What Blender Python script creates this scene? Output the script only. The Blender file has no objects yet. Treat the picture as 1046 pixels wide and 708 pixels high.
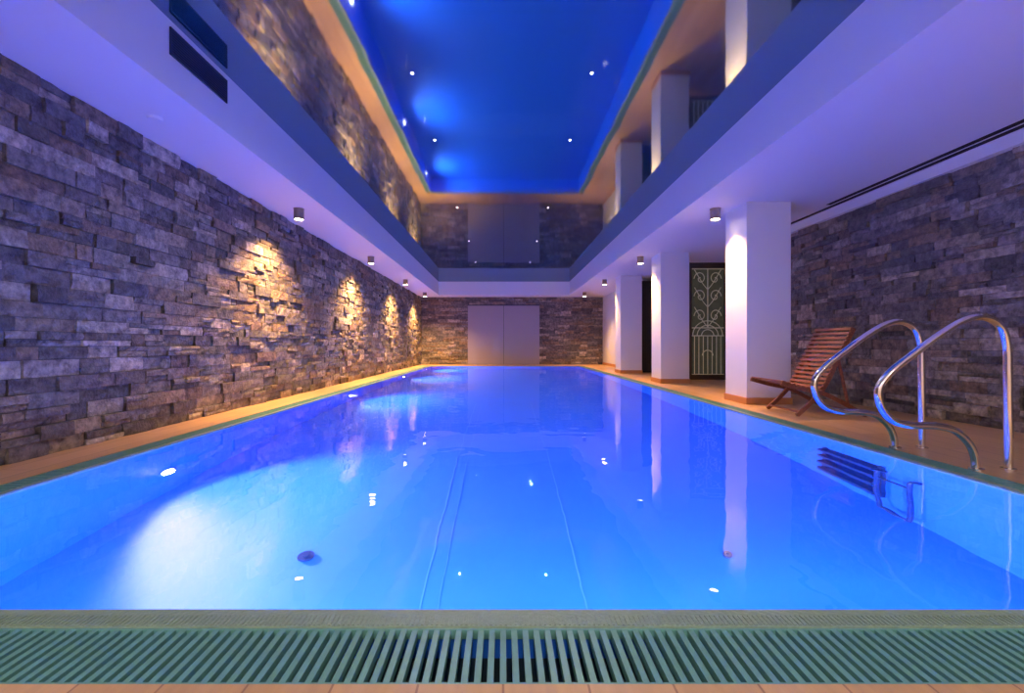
import bpy, bmesh, math, random
from mathutils import Vector, Matrix
random.seed(7)
scene = bpy.context.scene
scene.view_settings.view_transform = 'Standard'
scene.view_settings.look = 'None'

# ------------------------------------------------------------------ materials
def new_mat(name):
    m = bpy.data.materials.new(name); m.use_nodes = True
    nt = m.node_tree
    b = nt.nodes.get('Principled BSDF')
    return m, nt, b
def N(nt, t, **kw):
    n = nt.nodes.new(t)
    for k, v in kw.items(): setattr(n, k, v)
    return n
def simple(name, col, rough=0.5, metal=0.0, bump=0.0, bscale=40, spec=None, var=0.0):
    m, nt, b = new_mat(name)
    b.inputs['Base Color'].default_value = (*col, 1)
    b.inputs['Roughness'].default_value = rough
    b.inputs['Metallic'].default_value = metal
    if spec is not None: b.inputs['Specular IOR Level'].default_value = spec
    tc = N(nt, 'ShaderNodeTexCoord'); nz = N(nt, 'ShaderNodeTexNoise')
    nz.inputs['Scale'].default_value = bscale; nz.inputs['Detail'].default_value = 5
    nt.links.new(tc.outputs['Object'], nz.inputs['Vector'])
    if var > 0:
        mx = N(nt, 'ShaderNodeMix', data_type='RGBA')
        mx.inputs['A'].default_value = (*[c*(1-var) for c in col], 1)
        mx.inputs['B'].default_value = (*[min(1, c*(1+var)) for c in col], 1)
        nt.links.new(nz.outputs['Fac'], mx.inputs['Factor'])
        nt.links.new(mx.outputs['Result'], b.inputs['Base Color'])
    if bump > 0:
        bp = N(nt, 'ShaderNodeBump'); bp.inputs['Strength'].default_value = bump
        bp.inputs['Distance'].default_value = 0.01
        nt.links.new(nz.outputs['Fac'], bp.inputs['Height'])
        nt.links.new(bp.outputs['Normal'], b.inputs['Normal'])
    return m
def emit(name, col, s):
    m, nt, b = new_mat(name)
    b.inputs['Base Color'].default_value = (*col, 1)
    b.inputs['Emission Color'].default_value = (*col, 1)
    b.inputs['Emission Strength'].default_value = s
    return m

M_white = simple('white_plaster', (0.80, 0.82, 0.83), 0.6, bump=0.05, bscale=60)
M_column = simple('column_plaster', (0.84, 0.83, 0.82), 0.55, bump=0.05, bscale=60)
M_dark = simple('dark_gap', (0.01, 0.01, 0.012), 0.8)
M_vent = simple('vent_metal', (0.04, 0.05, 0.09), 0.5, 0.3)
M_chrome = simple('polished_steel', (0.82, 0.77, 0.73), 0.12, 1.0)
M_lampbody = simple('lamp_brushed_metal', (0.35, 0.27, 0.22), 0.35, 0.8)
M_lampglow = emit('lamp_lens', (1.0, 0.72, 0.42), 40)
M_tiny = emit('ceiling_star_lens', (1.0, 0.92, 0.85), 20)
M_uw = emit('underwater_lens', (0.85, 0.75, 1.0), 90)
M_doorpanel = simple('door_grey_lacquer', (0.34, 0.31, 0.33), 0.45, var=0.05)
M_darkwood = simple('dark_door_wood', (0.05, 0.03, 0.02), 0.4)
M_panel = simple('door_glass_glow', (0.05, 0.05, 0.03), 0.15, var=0.8, bscale=9)
_b = M_panel.node_tree.nodes['Principled BSDF']; _b.inputs['Emission Color'].default_value = (.5, .48, .35, 1); _b.inputs['Emission Strength'].default_value = .05  # faint emission stands in for the lit view through the pane
M_scroll_glow = simple('door_scroll_glow', (0.55, 0.50, 0.38), 0.4, 0.0)
_b = M_scroll_glow.node_tree.nodes['Principled BSDF']; _b.inputs['Emission Color'].default_value = (.8, .72, .5, 1); _b.inputs['Emission Strength'].default_value = .10  # emission put into the scrollwork so its lines read bright; no lamp
M_slatdark = simple('dark_slat', (0.05, 0.045, 0.05), 0.5)
M_base = simple('baseboard_wood', (0.60, 0.26, 0.08), 0.4, var=0.15, bscale=12)
M_ladder = simple('ladder_blue_plastic', (0.006, 0.03, 0.16), 0.4)
M_drain = simple('drain_cover', (0.01, 0.03, 0.12), 0.4)
M_seam = simple('liner_seam', (0.06, 0.24, 0.86), 0.5)
M_grate = simple('grate_teal_plastic', (0.11, 0.29, 0.27), 0.35, var=0.15, bscale=25)
M_gut = simple('gutter_dark', (0.01, 0.025, 0.03), 0.6)
M_rim = simple('rim_ceramic', (0.22, 0.32, 0.24), 0.3, var=0.2, bscale=60, bump=0.4)

# chair wood
def wood(name, c1, c2, rough=0.38):
    m, nt, b = new_mat(name)
    tc = N(nt, 'ShaderNodeTexCoord'); mp = N(nt, 'ShaderNodeMapping')
    mp.inputs['Scale'].default_value = (40, 4, 40)
    nz = N(nt, 'ShaderNodeTexNoise'); nz.inputs['Scale'].default_value = 1.5; nz.inputs['Detail'].default_value = 6
    cr = N(nt, 'ShaderNodeValToRGB')
    cr.color_ramp.elements[0].color = (*c1, 1); cr.color_ramp.elements[1].color = (*c2, 1)
    cr.color_ramp.elements[0].position = .3; cr.color_ramp.elements[1].position = .7
    nt.links.new(tc.outputs['Object'], mp.inputs['Vector']); nt.links.new(mp.outputs['Vector'], nz.inputs['Vector'])
    nt.links.new(nz.outputs['Fac'], cr.inputs['Fac']); nt.links.new(cr.outputs['Color'], b.inputs['Base Color'])
    b.inputs['Roughness'].default_value = rough
    return m
M_chair = wood('chair_hardwood', (0.15, 0.045, 0.02), (0.34, 0.115, 0.045))

# deck tile
def deck_mat():
    m, nt, b = new_mat('deck_wood_tile')
    tc = N(nt, 'ShaderNodeTexCoord'); mp = N(nt, 'ShaderNodeMapping')
    mp.inputs['Rotation'].default_value = (0, 0, math.radians(90))
    br = N(nt, 'ShaderNodeTexBrick')
    br.inputs['Scale'].default_value = 1.0; br.inputs['Brick Width'].default_value = 1.2
    br.inputs['Row Height'].default_value = 0.2; br.inputs['Mortar Size'].default_value = 0.003
    br.inputs['Color1'].default_value = (0.62, 0.38, 0.18, 1); br.inputs['Color2'].default_value = (0.52, 0.31, 0.14, 1)
    br.inputs['Mortar'].default_value = (0.32, 0.17, 0.09, 1)
    mp2 = N(nt, 'ShaderNodeMapping'); mp2.inputs['Scale'].default_value = (30, 2, 10)
    nz = N(nt, 'ShaderNodeTexNoise'); nz.inputs['Scale'].default_value = 1.2; nz.inputs['Detail'].default_value = 6
    mx = N(nt, 'ShaderNodeMix', data_type='RGBA', blend_type='MULTIPLY'); mx.inputs['Factor'].default_value = 0.6
    cr = N(nt, 'ShaderNodeValToRGB'); cr.color_ramp.elements[0].color = (.6, .6, .6, 1); cr.color_ramp.elements[1].color = (1.15, 1.15, 1.15, 1)
    L = nt.links.new
    L(tc.outputs['Object'], mp.inputs['Vector']); L(mp.outputs['Vector'], br.inputs['Vector'])
    L(tc.outputs['Object'], mp2.inputs['Vector']); L(mp2.outputs['Vector'], nz.inputs['Vector'])
    L(nz.outputs['Fac'], cr.inputs['Fac'])
    L(br.outputs['Color'], mx.inputs['A']); L(cr.outputs['Color'], mx.inputs['B']); L(mx.outputs['Result'], b.inputs['Base Color'])
    b.inputs['Roughness'].default_value = 0.42
    bp = N(nt, 'ShaderNodeBump'); bp.inputs['Strength'].default_value = 0.3; bp.inputs['Distance'].default_value = 0.004
    L(br.outputs['Fac'], bp.inputs['Height']); bp.invert = True; L(bp.outputs['Normal'], b.inputs['Normal'])
    return m
M_deck = deck_mat()

# stone
def stone_mat():
    m, nt, b = new_mat('ledge_stone')
    L = nt.links.new
    at = N(nt, 'ShaderNodeAttribute', attribute_name='stone_col')
    tc = N(nt, 'ShaderNodeTexCoord')
    n1 = N(nt, 'ShaderNodeTexNoise'); n1.inputs['Scale'].default_value = 14; n1.inputs['Detail'].default_value = 8; n1.inputs['Roughness'].default_value = .65
    n2 = N(nt, 'ShaderNodeTexNoise'); n2.inputs['Scale'].default_value = 45; n2.inputs['Detail'].default_value = 6
    L(tc.outputs['Object'], n1.inputs['Vector']); L(tc.outputs['Object'], n2.inputs['Vector'])
    cr = N(nt, 'ShaderNodeValToRGB'); cr.color_ramp.elements[0].color = (.3, .29, .29, 1); cr.color_ramp.elements[1].color = (1.7, 1.62, 1.42, 1)
    cr.color_ramp.elements[0].position = .32; cr.color_ramp.elements[1].position = .70
    L(n1.outputs['Fac'], cr.inputs['Fac'])
    mx = N(nt, 'ShaderNodeMix', data_type='RGBA', blend_type='MULTIPLY'); mx.inputs['Factor'].default_value = 1
    L(at.outputs['Color'], mx.inputs['A']); L(cr.outputs['Color'], mx.inputs['B']); L(mx.outputs['Result'], b.inputs['Base Color'])
    b.inputs['Roughness'].default_value = .5
    ad = N(nt, 'ShaderNodeMath', operation='ADD'); L(n1.outputs['Fac'], ad.inputs[0]); L(n2.outputs['Fac'], ad.inputs[1])
    bp = N(nt, 'ShaderNodeBump'); bp.inputs['Strength'].default_value = 0.9; bp.inputs['Distance'].default_value = 0.016
    L(ad.outputs[0], bp.inputs['Height']); L(bp.outputs['Normal'], b.inputs['Normal'])
    return m
M_stone = stone_mat()

# liner
M_liner = simple('pool_liner_blue', (0.012, 0.15, 0.80), 0.5, var=0.05, bscale=2)

def water_mat():
    m, nt, b = new_mat('pool_water')
    nt.nodes.remove(b)
    out = nt.nodes['Material Output']
    r = N(nt, 'ShaderNodeBsdfRefraction'); r.inputs['IOR'].default_value = 1.33; r.inputs['Roughness'].default_value = 0.0
    r.inputs['Color'].default_value = (0.95, 0.98, 1, 1)
    g = N(nt, 'ShaderNodeBsdfGlossy'); g.inputs['Roughness'].default_value = 0.0; g.inputs['Color'].default_value = (1, 1, 1, 1)
    fr = N(nt, 'ShaderNodeFresnel'); fr.inputs['IOR'].default_value = 1.33
    mu = N(nt, 'ShaderNodeMath', operation='MULTIPLY'); mu.inputs[1].default_value = 0.6
    ms = N(nt, 'ShaderNodeMixShader')
    tc = N(nt, 'ShaderNodeTexCoord'); nz = N(nt, 'ShaderNodeTexNoise')
    nz.inputs['Scale'].default_value = 2.2; nz.inputs['Detail'].default_value = 2
    bp = N(nt, 'ShaderNodeBump'); bp.inputs['Strength'].default_value = 0.22; bp.inputs['Distance'].default_value = 0.02
    L = nt.links.new
    L(tc.outputs['Object'], nz.inputs['Vector']); L(nz.outputs['Fac'], bp.inputs['Height'])
    for n in (r, g, fr): L(bp.outputs['Normal'], n.inputs['Normal'])
    L(fr.outputs[0], mu.inputs[0]); L(mu.outputs[0], ms.inputs[0]); L(r.outputs[0], ms.inputs[1]); L(g.outputs[0], ms.inputs[2])
    L(ms.outputs[0], out.inputs['Surface'])
    return m
M_water = water_mat()

def gloss_ceiling():
    m, nt, b = new_mat('stretch_ceiling_gloss')
    nt.nodes.remove(b); out = nt.nodes['Material Output']
    d = N(nt, 'ShaderNodeBsdfDiffuse'); d.inputs['Color'].default_value = (0.006, 0.05, 0.10, 1)
    g = N(nt, 'ShaderNodeBsdfGlossy'); g.inputs['Color'].default_value = (0.50, 0.64, 0.72, 1); g.inputs['Roughness'].default_value = 0.05
    mx = N(nt, 'ShaderNodeMixShader'); mx.inputs[0].default_value = 0.5
    tc = N(nt, 'ShaderNodeTexCoord'); nz = N(nt, 'ShaderNodeTexNoise'); nz.inputs['Scale'].default_value = 0.8
    bp = N(nt, 'ShaderNodeBump'); bp.inputs['Strength'].default_value = 0.2; bp.inputs['Distance'].default_value = 0.02
    L = nt.links.new
    L(tc.outputs['Object'], nz.inputs['Vector']); L(nz.outputs['Fac'], bp.inputs['Height']); L(bp.outputs['Normal'], g.inputs['Normal'])
    L(d.outputs[0], mx.inputs[1]); L(g.outputs[0], mx.inputs[2]); L(mx.outputs[0], out.inputs['Surface'])
    return m
M_gloss = gloss_ceiling()

# ------------------------------------------------------------------ mesh builder
class MB:
    def __init__(s): s.v = []; s.f = []; s.mi = []; s.sm = []; s.mats = []
    def mid(s, m):
        if m not in s.mats: s.mats.append(m)
        return s.mats.index(m)
    def add(s, vs, fs, m, smooth=False):
        o = len(s.v); s.v += [tuple(p) for p in vs]; k = s.mid(m)
        for f in fs: s.f.append(tuple(o+i for i in f)); s.mi.append(k); s.sm.append(smooth)
    def box(s, x0, x1, y0, y1, z0, z1, m):
        vs = [(x0,y0,z0),(x1,y0,z0),(x1,y1,z0),(x0,y1,z0),(x0,y0,z1),(x1,y0,z1),(x1,y1,z1),(x0,y1,z1)]
        fs = [(0,3,2,1),(4,5,6,7),(0,1,5,4),(1,2,6,5),(2,3,7,6),(3,0,4,7)]
        s.add(vs, fs, m)
    def beam(s, a, b, w, t, side, m):
        """rectangular bar from a to b; w along 'side', t along normal"""
        a, b = Vector(a), Vector(b); d = (b-a).normalized(); sd = Vector(side).normalized()
        n = d.cross(sd).normalized(); sd = n.cross(d).normalized()
        vs = []
        for p in (a, b):
            for su, sn in ((-1,-1),(1,-1),(1,1),(-1,1)):
                vs.append(p + sd*su*w/2 + n*sn*t/2)
        fs = [(0,1,2,3),(7,6,5,4),(0,4,5,1),(1,5,6,2),(2,6,7,3),(3,7,4,0)]
        s.add(vs, fs, m)
    def cyl(s, c, r, z0, z1, m, seg=32, r2=None, axis='z', caps=True):
        r2 = r if r2 is None else r2
        vs = []
        for z, rr in ((z0, r), (z1, r2)):
            for i in range(seg):
                a = 2*math.pi*i/seg; p = (rr*math.cos(a), rr*math.sin(a), z)
                if axis == 'x': p = (p[2], p[0], p[1])
                if axis == 'y': p = (p[1], p[2], p[0])
                vs.append((c[0]+p[0], c[1]+p[1], c[2]+p[2]))
        s.add(vs, [(i, (i+1) % seg, seg+(i+1) % seg, seg+i) for i in range(seg)], m, True)
        if caps:
            s.add(vs, [tuple(range(seg))[::-1], tuple(range(seg, 2*seg))], m)
    def tube(s, pts, r, m, seg=16, closed=False):
        pts = [Vector(p) for p in pts]; n = len(pts); rings = []
        t0 = (pts[1]-pts[0]).normalized()
        ref = Vector((0,0,1)) if abs(t0.z) < .9 else Vector((0,1,0))
        u = t0.cross(ref).normalized()
        for i in range(n):
            if closed: t = (pts[(i+1) % n]-pts[i-1]).normalized()
            else: t = (pts[min(i+1, n-1)]-pts[max(i-1, 0)]).normalized()
            u = (u - t*u.dot(t)).normalized(); w = t.cross(u)
            rings.append([pts[i]+(u*math.cos(2*math.pi*k/seg)+w*math.sin(2*math.pi*k/seg))*r for k in range(seg)])
        vs = [p for rg in rings for p in rg]; fs = []
        for i in range(n if closed else n-1):
            j = (i+1) % n
            for k in range(seg):
                k2 = (k+1) % seg; fs.append((i*seg+k, i*seg+k2, j*seg+k2, j*seg+k))
        s.add(vs, fs, m, True)
        if not closed: s.add(rings[0]+rings[-1], [tuple(range(seg)), tuple(range(seg, 2*seg))[::-1]], m)
    def obj(s, name, bevel=0, parent=None, recalc=True):
        me = bpy.data.meshes.new(name); me.from_pydata(s.v, [], s.f)
        for m in s.mats: me.materials.append(m)
        for i, p in enumerate(me.polygons): p.material_index = s.mi[i]; p.use_smooth = s.sm[i]
        me.update()
        if recalc:
            bm = bmesh.new(); bm.from_mesh(me); bmesh.ops.recalc_face_normals(bm, faces=bm.faces); bm.to_mesh(me); bm.free()
        o = bpy.data.objects.new(name, me); scene.collection.objects.link(o)
        if bevel:
            b = o.modifiers.new('bevel', 'BEVEL'); b.width = bevel; b.segments = 2; b.limit_method = 'ANGLE'
        if parent: o.parent = parent
        return o

def catmull(P, n=10):
    P = [Vector(p) for p in P]; out = []
    Q = [P[0]*2-P[1]] + P + [P[-1]*2-P[-2]]
    for i in range(1, len(Q)-2):
        a, b, c, d = Q[i-1:i+3]
        for k in range(n):
            t = k/n
            out.append(0.5*((2*b)+(c-a)*t+(2*a-5*b+4*c-d)*t*t+(-a+3*b-3*c+d)*t**3))
    out.append(P[-1]); return out

# ------------------------------------------------------------------ dimensions
XL, XR = -3.29, 4.68          # stone walls
XRF = 4.0                     # right wall in far part
PL, PR = -2.68, 2.80          # pool
PN, PF = 1.42, 17.4
YB, YF = -2.0, 18.9
ZS, ZC = 2.707, 3.225
IL, IR, IF = -2.487, 2.55, 18.1
DEP = -1.35; WZ = -0.012
GL, GR, GN, GF = PL-0.19, PR+0.19, 1.107, PF+0.20   # outer grate edges
RL, RR, RN, RF = PL-0.04, PR+0.04, 1.333, PF+0.04   # rim outer

# ------------------------------------------------------------------ floor
b = MB()
XO = 5.9
b.box(XL-.2, GL, YB, YF, -.12, 0, M_deck)
b.box(GR, XO, YB, YF, -.12, 0, M_deck)
b.box(GL, GR, YB, GN, -.12, 0, M_deck)
b.box(GL, GR, GF, YF, -.12, 0, M_deck)
b.obj('floor')

# pool basin (interior) with overflow channel
b = MB()
b.box(PL-.2, PR+.2, PN-.3, PF+.2, DEP-.1, DEP, M_liner)
b.box(RL, PL, RN, RF, DEP, -.03, M_liner); b.box(PR, RR, RN, RF, DEP, -.03, M_liner)
b.box(RL, RR, RN, PN, DEP, -.03, M_liner); b.box(RL, RR, PF, RF, DEP, -.03, M_liner)
# rim
b.box(RL, PL, RN, RF, -.03, 0, M_rim); b.box(PR, RR, RN, RF, -.03, 0, M_rim)
b.box(PL, PR, RN, PN, -.03, 0, M_rim); b.box(PL, PR, PF, RF, -.03, 0, M_rim)
# finger ribs on the near rim
x = PL+.01
while x < PR-.01:
    b.box(x, x+.007, RN+.006, PN-.035, 0, .0025, M_rim); x += .014
# gutter bottom
zb = -.09
b.box(GL, RL, GN, GF, zb-.02, zb, M_gut); b.box(RR, GR, GN, GF, zb-.02, zb, M_gut)
b.box(RL, RR, GN, RN, zb-.02, zb, M_gut); b.box(RL, RR, RF, GF, zb-.02, zb, M_gut)
# seams on floor
for xs, w in ((-.46, .008), (-.36, .004), (.46, .008)):
    b.box(xs-w/2, xs+w/2, PN, 8.0, DEP, DEP+.003, M_seam)
# drains
for dx, dy, r in ((-1.25, 2.98, .05), (1.42, 2.98, .03)):
    b.cyl((dx, dy, 0), r, DEP, DEP+.02, M_drain)
    b.cyl((dx, dy, 0), r*.35, DEP+.02, DEP+.03, M_drain)
b.obj('swimming_pool')

b = MB()
b.add([(PL,PN,WZ),(PR,PN,WZ),(PR,PF,WZ),(PL,PF,WZ)], [(0,1,2,3)], M_water)
b.obj('pool_water', recalc=False)

# grate
b = MB()
p = 0.031
x = GL + .01
while x < GR-.01:
    b.box(x, x+.016, GN+.008, RN-.008, -.03, -.004, M_grate); x += p
for yy in (GN+.004, RN-.010): b.box(GL, GR, yy, yy+.006, -.03, -.003, M_grate)
for (xa, xb) in ((GL, RL), (RR, GR)):
    y = RN+.01
    while y < RF:
        b.box(xa+.006, xb-.006, y, y+.016, -.03, -.004, M_grate); y += p
    b.box(xa, xa+.006, RN, GF, -.03, -.003, M_grate); b.box(xb-.006, xb, RN, GF, -.03, -.003, M_grate)
x = RL
while x < RR:
    b.box(x, x+.016, RF+.006, GF-.006, -.03, -.004, M_grate); x += p
b.obj('overflow_grate')

# ------------------------------------------------------------------ stone walls
PAL = [(.12,.115,.115),(.16,.15,.155),(.21,.195,.19),(.10,.10,.11),(.25,.21,.17),(.20,.145,.11),(.30,.27,.24),(.15,.135,.14),(.17,.165,.175),(.23,.175,.13),(.40,.35,.30)]
def stone_wall(name, org, u, n, L, H, backing, hole=None):
    """org at floor corner; u along length; n outward normal; hole=(u0,u1,ztop)"""
    org, u, n = Vector(org), Vector(u), Vector(n)
    V = []; F = []; C = []
    def stone(a, b_, z0, z1):
        g = .003; a += g; b_ -= g; z0 += g*.7; z1 -= g*.7
        if b_-a < .02: return
        nx = max(2, int((b_-a)/.07)); nz = 2
        pr = random.choice((.012,.02,.028,.036,.05))*random.uniform(.7, 1.2)
        tilt = random.uniform(-.008, .008)
        base = random.choice(PAL); k = random.uniform(.7, 1.2)
        col = [c*k for c in base]
        o = len(V)
        for j in range(nz+1):
            for i in range(nx+1):
                edge = (i in (0, nx)) + (j in (0, nz))
                dpt = pr + tilt*(2*i/nx-1) + random.uniform(-.006, .006) - edge*.003
                V.append(org + u*(a+(b_-a)*i/nx) + Vector((0,0,z0+(z1-z0)*j/nz)) + n*max(.004, dpt))
        W = nx+1
        for j in range(nz):
            for i in range(nx):
                F.append((o+j*W+i, o+j*W+i+1, o+(j+1)*W+i+1, o+(j+1)*W+i))
        per = [o+i for i in range(nx+1)] + [o+j*W+nx for j in range(1, nz+1)] + [o+nz*W+i for i in range(nx-1, -1, -1)] + [o+j*W for j in range(nz-1, 0, -1)]
        q = len(V)
        for idx in per:
            pt = V[idx]; dd = (pt-org).dot(n); V.append(pt - n*dd)
        m = len(per)
        for i in range(m):
            F.append((per[i], q+i, q+(i+1) % m, per[(i+1) % m]))
        C.extend([col]*(len(V)-o))
    z = 0.0
    while z < H-.01:
        h = random.choice((.095,.11,.125))
        if z+h > H-.05: h = H-z
        segs = [(0, L)]
        if hole and z < hole[2]-.02: segs = [(0, hole[0]), (hole[1], L)]
        for s0, s1 in segs:
            a = s0 
            first = True
            while a < s1-.001:
                w = random.uniform(.16, .52)*(random.uniform(.4,1) if first else 1); first = False
                if a+w > s1-.1: w = s1-a
                if random.random() < .33:
                    sp = random.uniform(.4, .6)*h; c = a+w*random.uniform(.3, .7) if w > .35 else None
                    stone(a, a+w, z, z+sp)
                    if c: stone(a, c, z+sp, z+h); stone(c, a+w, z+sp, z+h)
                    else: stone(a, a+w, z+sp, z+h)
                else: stone(a, a+w, z, z+h)
                a += w
        z += h
    for bx in backing:
        x0,x1,y0,y1,z0,z1 = bx; o = len(V)
        V.extend([Vector(t) for t in [(x0,y0,z0),(x1,y0,z0),(x1,y1,z0),(x0,y1,z0),(x0,y0,z1),(x1,y0,z1),(x1,y1,z1),(x0,y1,z1)]])
        F.extend([tuple(o+i for i in f) for f in [(0,3,2,1),(4,5,6,7),(0,1,5,4),(1,2,6,5),(2,3,7,6),(3,0,4,7)]])
        C.extend([(.05,.05,.055)]*8)
    me = bpy.data.meshes.new(name); me.from_pydata([tuple(v) for v in V], [], F)
    ca = me.color_attributes.new('stone_col', 'FLOAT_COLOR', 'POINT')
    for i, c in enumerate(C): ca.data[i].color = (*c, 1)
    me.materials.append(M_stone)
    bm = bmesh.new(); bm.from_mesh(me); bmesh.ops.recalc_face_normals(bm, faces=bm.faces); bm.to_mesh(me); bm.free()
    o = bpy.data.objects.new(name, me); scene.collection.objects.link(o); return o

stone_wall('wall_left', (XL-.03, YB, 0), (0,1,0), (1,0,0), YF-YB, ZS, [(XL-.2, XL-.03, YB, YF, 0, ZS+.7)])
DX0, DX1, DZ = -1.42, 1.46, 2.40
stone_wall('wall_far', (XL, YF, 0), (1,0,0), (0,-1,0), XO-XL, ZS, [(XL-.2, DX0, YF, YF+.2, 0, ZS+.7), (DX1, XO+.2, YF, YF+.2, 0, ZS+.7), (DX0, DX1, YF, YF+.2, DZ, ZS+.7)], hole=(DX0-XL, DX1-XL, DZ))
stone_wall('wall_right', (XR+.03, YB, 0), (0,1,0), (-1,0,0), 9.0-YB, 2.60, [(XR+.03, XR+.2, YB, 9.0, 0, ZS)])
b = MB(); b.box(XL-.2, XO, YB-.2, YB, 0, ZS+.7, M_white); b.obj('wall_back')
b = MB()
b.box(XR+.2, XO, 8.8, 9.0, 0, ZS, M_white)        # recess return
b.box(XO, XO+.2, 8.8, YF, 0, ZS, M_white)
b.box(3.9, 4.17, 10.7, 10.85, 0, ZS, M_white); b.box(5.13, XO, 10.7, 10.85, 0, ZS, M_white)
b.box(XRF, XRF+.15, 13.55, YF, 0, ZS, M_white)
b.box(4.6, XO, 13.4, 13.55, 0, ZS, M_white)
b.obj('wall_recess')

# ------------------------------------------------------------------ ceiling
b = MB()
b.box(IL, IR, -1.5, IF, ZC, ZC+.05, M_gloss); b.obj('ceiling')
b = MB()
b.box(XL-.2, IL, YB, YF+.2, ZS, ZC+.2, M_white)
b.box(IR, XO+.2, YB, YF+.2, ZS, ZC+.2, M_white)
b.box(IL, IR, IF, YF+.2, ZS, ZC+.2, M_white)
b.box(IL, IR, YB, -1.5, ZS, ZC+.2, M_white)
b.obj('ceiling_soffit')
# slot diffuser near right wall
b = MB()
b.box(4.50, 4.56, 1.0, 8.2, ZS-.006, ZS, M_dark)
b.box(4.62, 4.71, YB, 9.0, 2.60, ZS, M_white)
b.box(4.40, 4.46, 1.0, 6.4, ZS-.006, ZS, M_dark)
b.obj('linear_air_slot')
# vent
b = MB()
vy0, vy1, vz0, vz1 = 3.50, 4.22, 2.965, 3.17
b.box(IL, IL+.012, vy0, vy1, vz0, vz0+.015, M_vent); b.box(IL, IL+.012, vy0, vy1, vz1-.015, vz1, M_vent)
b.box(IL, IL+.012, vy0, vy0+.015, vz0, vz1, M_vent); b.box(IL, IL+.012, vy1-.015, vy1, vz0, vz1, M_vent)
b.box(IL, IL+.002, vy0, vy1, vz0, vz1, M_dark)
for i in range(9):
    z = vz0+.025+i*.0195; b.box(IL+.002, IL+.010, vy0, vy1, z, z+.008, M_vent)
b.obj('air_vent')
b = MB(); b.cyl((-2.93, 3.95, 0), .05, ZS-.02, ZS, M_white, r2=.06); b.obj('ceiling_sensor')

# ------------------------------------------------------------------ columns
for i, y0 in enumerate((6.27, 9.69, 13.0)):
    b = MB(); X0, X1, Y0, Y1 = 3.25, 3.84, y0, y0+.6
    b.box(X0, X1, Y0, Y1, .09, ZS, M_column)
    b.box(X0-.015, X1+.015, Y0-.015, Y1+.015, 0, .09, M_base)
    b.obj('column' if i == 0 else 'column.%03d' % i, bevel=.004)
# baseboards
b = MB(); b.box(XRF-.015, XRF, 13.65, YF-.05, 0, .09, M_base); b.obj('baseboard_right')

# ------------------------------------------------------------------ doors
b = MB()
mid = .02
b.box(DX0, mid-.006, YF-.03, YF+.03, .01, DZ-.04, M_doorpanel)
b.box(mid+.006, DX1, YF-.03, YF+.03, .01, DZ-.04, M_doorpanel)
b.box(DX0, DX1, YF-.04, YF+.04, DZ-.04, DZ, M_vent)
b.box(mid-.006, mid+.006, YF, YF+.03, .01, DZ-.04, M_dark)
b.obj('door_1', bevel=.003)
# ornate door
b = MB(); y = 10.7; x0, x1, zt = 4.19, 5.11, 2.66
b.box(x0, x0+.09, y-.04, y+.04, 0, zt, M_darkwood); b.box(x1-.09, x1, y-.04, y+.04, 0, zt, M_darkwood)
b.box(x0+.09, x1-.09, y-.04, y+.04, zt-.13, zt, M_darkwood); b.box(x0+.09, x1-.09, y-.04, y+.04, 0, .12, M_darkwood)
b.box(x0+.09, x1-.09, y, y+.02, .12, zt-.13, M_panel)
cx = (x0+x1)/2
def arc(cx, cz, r, a0, a1, n=16): return [(cx+r*math.cos(math.radians(a0+(a1-a0)*i/n)), y-.015, cz+r*math.sin(math.radians(a0+(a1-a0)*i/n))) for i in range(n+1)]
for xx in (-.3,-.2,-.1,0,.1,.2,.3): b.tube([(cx+xx, y-.015, .12), (cx+xx, y-.015, 1.0)], .009, M_scroll_glow, 8)
for cz, r in ((.55,.12),(1.0,.34),(1.0,.24),(1.0,.14)): b.tube(arc(cx, cz, r, 0, 180), .010, M_scroll_glow, 8)
for cz in (1.45, 1.9, 2.3):
    for sg in (-1, 1):
        sp = [(cx+sg*(.17+.14*(1-t)*math.cos(t*9)), y-.015, cz+.16*(1-t)*math.sin(t*9)) for t in [i/26 for i in range(25)]]
        b.tube(sp, .010, M_scroll_glow, 8)
        b.tube(catmull([(cx, y-.015, cz-.25), (cx+sg*.12, y-.015, cz-.1), (cx+sg*.3, y-.015, cz+.2)]), .009, M_scroll_glow, 8)
b.tube([(cx, y-.015, 1.2), (cx, y-.015, zt-.13)], .012, M_scroll_glow, 8)
for z in (.12, 1.0, 1.18, zt-.14): b.tube([(x0+.09, y-.015, z), (x1-.09, y-.015, z)], .011, M_scroll_glow, 8)
b.obj('door_2')
b = MB(); y = 13.45
b.box(3.86, 4.6, y, y+.06, 0, 2.62, M_dark)
x = 3.86
while x < 4.58: b.box(x, x+.035, y-.02, y, .03, 2.6, M_slatdark); x += .055
b.obj('door_3')

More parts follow.
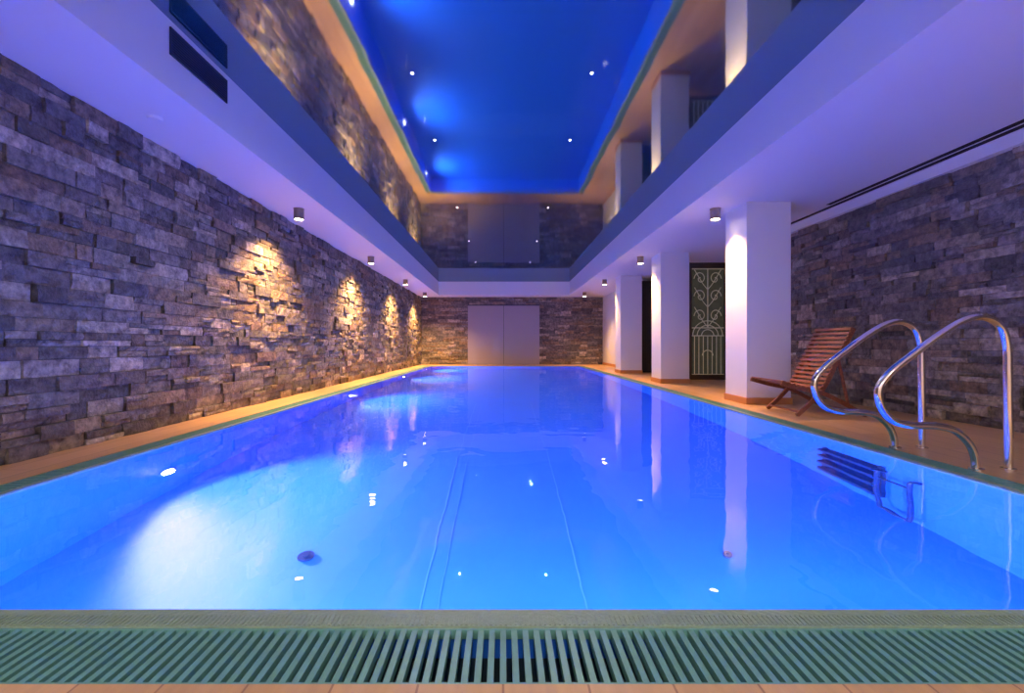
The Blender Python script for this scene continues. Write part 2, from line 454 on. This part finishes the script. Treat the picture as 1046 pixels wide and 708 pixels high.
# ------------------------------------------------------------------ lamps
def add_light(name, kind, loc, col, power, parent=None, rot=None, **kw):
    l = bpy.data.lights.new(name, kind); l.color = col; l.energy = power
    for k, v in kw.items(): setattr(l, k, v)
    o = bpy.data.objects.new(name, l); scene.collection.objects.link(o); o.location = loc
    if rot is not None:
        o.rotation_euler = Vector(rot).to_track_quat('-Z', 'Y').to_euler()
    if parent: o.parent = parent
    return o
cnt = 0
for side, xx in ((-1, -2.87), (1, 2.98)):
    for yy in (-0.6, 6.6, 10.2, 13.8, 17.2):  # the pair behind the camera is added as fill, out of view
        b = MB()
        b.cyl((xx, yy, 0), .068, ZS-.15, ZS-.004, M_lampbody, caps=True)
        b.cyl((xx, yy, 0), .075, ZS-.004, ZS, M_lampbody)
        b.cyl((xx, yy, 0), .055, ZS-.152, ZS-.149, M_lampglow)
        o = b.obj('ceiling_spotlight' + ('' if cnt == 0 else '.%03d' % cnt)); cnt += 1
        d = (side*(-.08 if side < 0 else .0), 0, -1)
        pw = ((1150 if yy < 7 else 1500) if side < 0 else 480) if yy > 0 else 230
        col = (1.0, .52, .20) if yy > 0 else (1.0, .68, .46)
        add_light('spot_beam', 'SPOT', (xx, yy, ZS-.17), col, pw, o, d, spot_size=math.radians(130 if side < 0 else 110), spot_blend=1.0, shadow_soft_size=.055)
# added fill downlights, out of view, bounced off the white wall behind the viewer
for i, xx in enumerate((-1.5, 0, 1.5, 3.5)):
    b = MB(); b.cyl((xx, -1.72, 0), .05, ZS-.01, ZS, M_chrome); b.cyl((xx, -1.72, 0), .038, ZS-.014, ZS-.01, M_lampglow)
    o = b.obj('fill_downlight' + ('' if i == 0 else '.%03d' % i))
    add_light('fill_beam', 'SPOT', (xx, -1.72, ZS-.03), (1.0, .86, .74), 190, o, (0, .12, -1), spot_size=math.radians(150), spot_blend=.8, shadow_soft_size=.04)
# tiny ceiling lights
b = MB(); pts = []
for yy in (4.19, 5.56, 8.3, 11.0, 13.8):
    for xx in (-.81, .79):
        b.cyl((xx, yy, 0), .018, ZC-.006, ZC, M_chrome); b.cyl((xx, yy, 0), .011, ZC-.008, ZC-.006, M_tiny, seg=16); pts.append((xx, yy))
st = b.obj('ceiling_star_lights')
for xx, yy in pts:
    add_light('star_beam', 'SPOT', (xx, yy, ZC-.012), (1.0, .82, .74), 40, st, (0,0,-1), shadow_soft_size=.006, spot_size=math.radians(160), spot_blend=.6)

# underwater lights
k = 0
def uwlamp(x, y, z, nrm, power, aim, UW, cone, blend):
    global k
    b = MB()
    if abs(nrm[0]) > .5:
        b.cyl((x, y, z), .09, 0, .02*nrm[0], M_chrome, axis='x'); b.cyl((x, y, z), .06, .02*nrm[0], .04*nrm[0], M_uw, axis='x', r2=.045)
    else:
        b.cyl((x, y, z), .09, 0, .02*nrm[1], M_chrome, axis='y'); b.cyl((x, y, z), .06, .02*nrm[1], .04*nrm[1], M_uw, axis='y', r2=.045)
    o = b.obj('underwater_light' + ('' if k == 0 else '.%03d' % k)); k += 1
    add_light('underwater_beam', 'SPOT', (x+nrm[0]*.08, y+nrm[1]*.08, z), UW, power, o, aim, spot_size=math.radians(cone), spot_blend=blend, shadow_soft_size=.06)
uwlamp(PL, 3.73, -.85, (1,0,0), 760, (1,-.10,-.35), (1.0,.70,1.0), 128, .6)
for yy in (8.2, 12.6, 16.2): uwlamp(PL, yy, -.7, (1,0,0), 560, (1,0,0), (.45,.66,1.0), 155, .7)
for xx in (-1.6, 0, 1.6): uwlamp(xx, PN, -.7, (0,1,0), 360, (0,1,0), (.35,.55,1.0), 150, .6)  # added near-end lamps, hidden from view, to light the pool lengthwise

# ------------------------------------------------------------------ handrails
for i, yy in enumerate((3.62, 3.0)):
    b = MB()
    P = [(3.225,yy,0),(3.225,yy,.3),(3.222,yy,.62),(3.215,yy,.80),(3.17,yy,.92),(3.07,yy,.975),(2.95,yy,.955),(2.80,yy,.87),(2.62,yy,.74),(2.47,yy,.62),(2.40,yy,.52),(2.41,yy,.41),(2.48,yy,.32),(2.60,yy,.285),(2.75,yy,.28),(2.88,yy,.25),(2.97,yy,.17),(3.01,yy,.08),(3.015,yy,0)]
    b.tube(catmull(P, 8), .0235, M_chrome, 20)
    for xx in (3.225, 3.02): b.cyl((xx, yy, 0), .04, 0, .012, M_chrome)
    b.obj('pool_handrail' + ('' if i == 0 else '.001'))
# submerged ladder
b = MB()
for z in (-.47, -.67, -.87, -1.07):
    b.box(PR-.09, PR, 3.46, 4.06, z-.03, z+.03, M_ladder)
for yy in (3.46, 4.06): b.box(PR-.03, PR, yy-.02, yy+.02, -1.15, -.41, M_ladder)
b.tube(catmull([(PR-.01,3.43,-.52),(PR-.08,3.42,-.53),(PR-.08,3.41,-1.20),(PR-.08,3.35,-1.26),(PR-.08,3.19,-1.26),(PR-.08,3.14,-1.20),(PR-.08,3.14,-.53),(PR-.01,3.14,-.52)], 6), .018, M_ladder)
b.tube([(PR-.08,3.42,-.64),(PR-.08,3.14,-.64)], .014, M_ladder)
b.obj('pool_step_ladder')

# ------------------------------------------------------------------ deck chair
b = MB()
y0, y1 = 5.2, 5.84
back = catmull([(3.90,0,.98),(3.72,0,.62),(3.58,0,.34),(3.44,0,.17),(3.27,0,.012)], 6)
seat = catmull([(3.08,0,.37),(3.30,0,.31),(3.56,0,.25),(3.80,0,.13),(4.02,0,.012)], 6)
for pts, ys in ((back, (y0+.03, y1-.03)), (seat, (y0, y1))):
    for yy in ys:
        for i in range(len(pts)-1):
            a = Vector((pts[i][0], yy, pts[i][2])); c = Vector((pts[i+1][0], yy, pts[i+1][2])); e = (c-a).normalized()*.004
            b.beam(a-e, c+e, .024, .045, (0,1,0), M_chair)
def slats(pts, s0, s1, n, ya, yb, off):
    d = [0]
    for i in range(len(pts)-1): d.append(d[-1]+(pts[i+1]-pts[i]).length)
    for k in range(n):
        t = s0+(s1-s0)*k/(n-1)
        for i in range(len(pts)-1):
            if d[i+1] >= t: break
        f = (t-d[i])/(d[i+1]-d[i]); p = pts[i].lerp(pts[i+1], f); dr = (pts[i+1]-pts[i]).normalized()
        nn = Vector((-dr.z, 0, dr.x)); 
        if nn.x > 0: nn = -nn
        if abs(dr.z) < .5 and nn.z < 0: nn = -nn
        p = p + nn*off
        b.beam((p.x, ya, p.z), (p.x, yb, p.z), .034, .014, dr, M_chair)
slats(back, .02, .76, 14, y0+.015, y1-.015, .028)
slats(seat, .02, .46, 9, y0-.01, y1+.01, .028)
b.beam((3.30, y0+.03, .05), (3.30, y1-.03, .05), .03, .02, (1,0,0), M_chair)
b.beam((3.96, y0, .05), (3.96, y1, .05), .03, .02, (1,0,0), M_chair)
# prop
for yy in (y0+.055, y1-.055):
    b.beam((3.74, yy, .66), (3.86, yy, .11), .018, .03, (0,1,0), M_chair)
b.obj('folding_deck_chair', bevel=.002)

# ------------------------------------------------------------------ world + camera
w = bpy.data.worlds.new('World'); scene.world = w; w.use_nodes = True
w.node_tree.nodes['Background'].inputs[0].default_value = (.3, .25, .6, 1); w.node_tree.nodes['Background'].inputs[1].default_value = .2
cam = bpy.data.cameras.new('Camera'); co = bpy.data.objects.new('Camera', cam); scene.collection.objects.link(co)
co.location = (0, 0, .8); co.rotation_euler = (math.radians(90), 0, 0)
cam.sensor_width = 36; cam.sensor_fit = 'HORIZONTAL'; cam.lens = 36*480/1046
cam.shift_x = (523-514)/1046; cam.shift_y = (352-354)/1046
cam.clip_start = .05
scene.camera = co
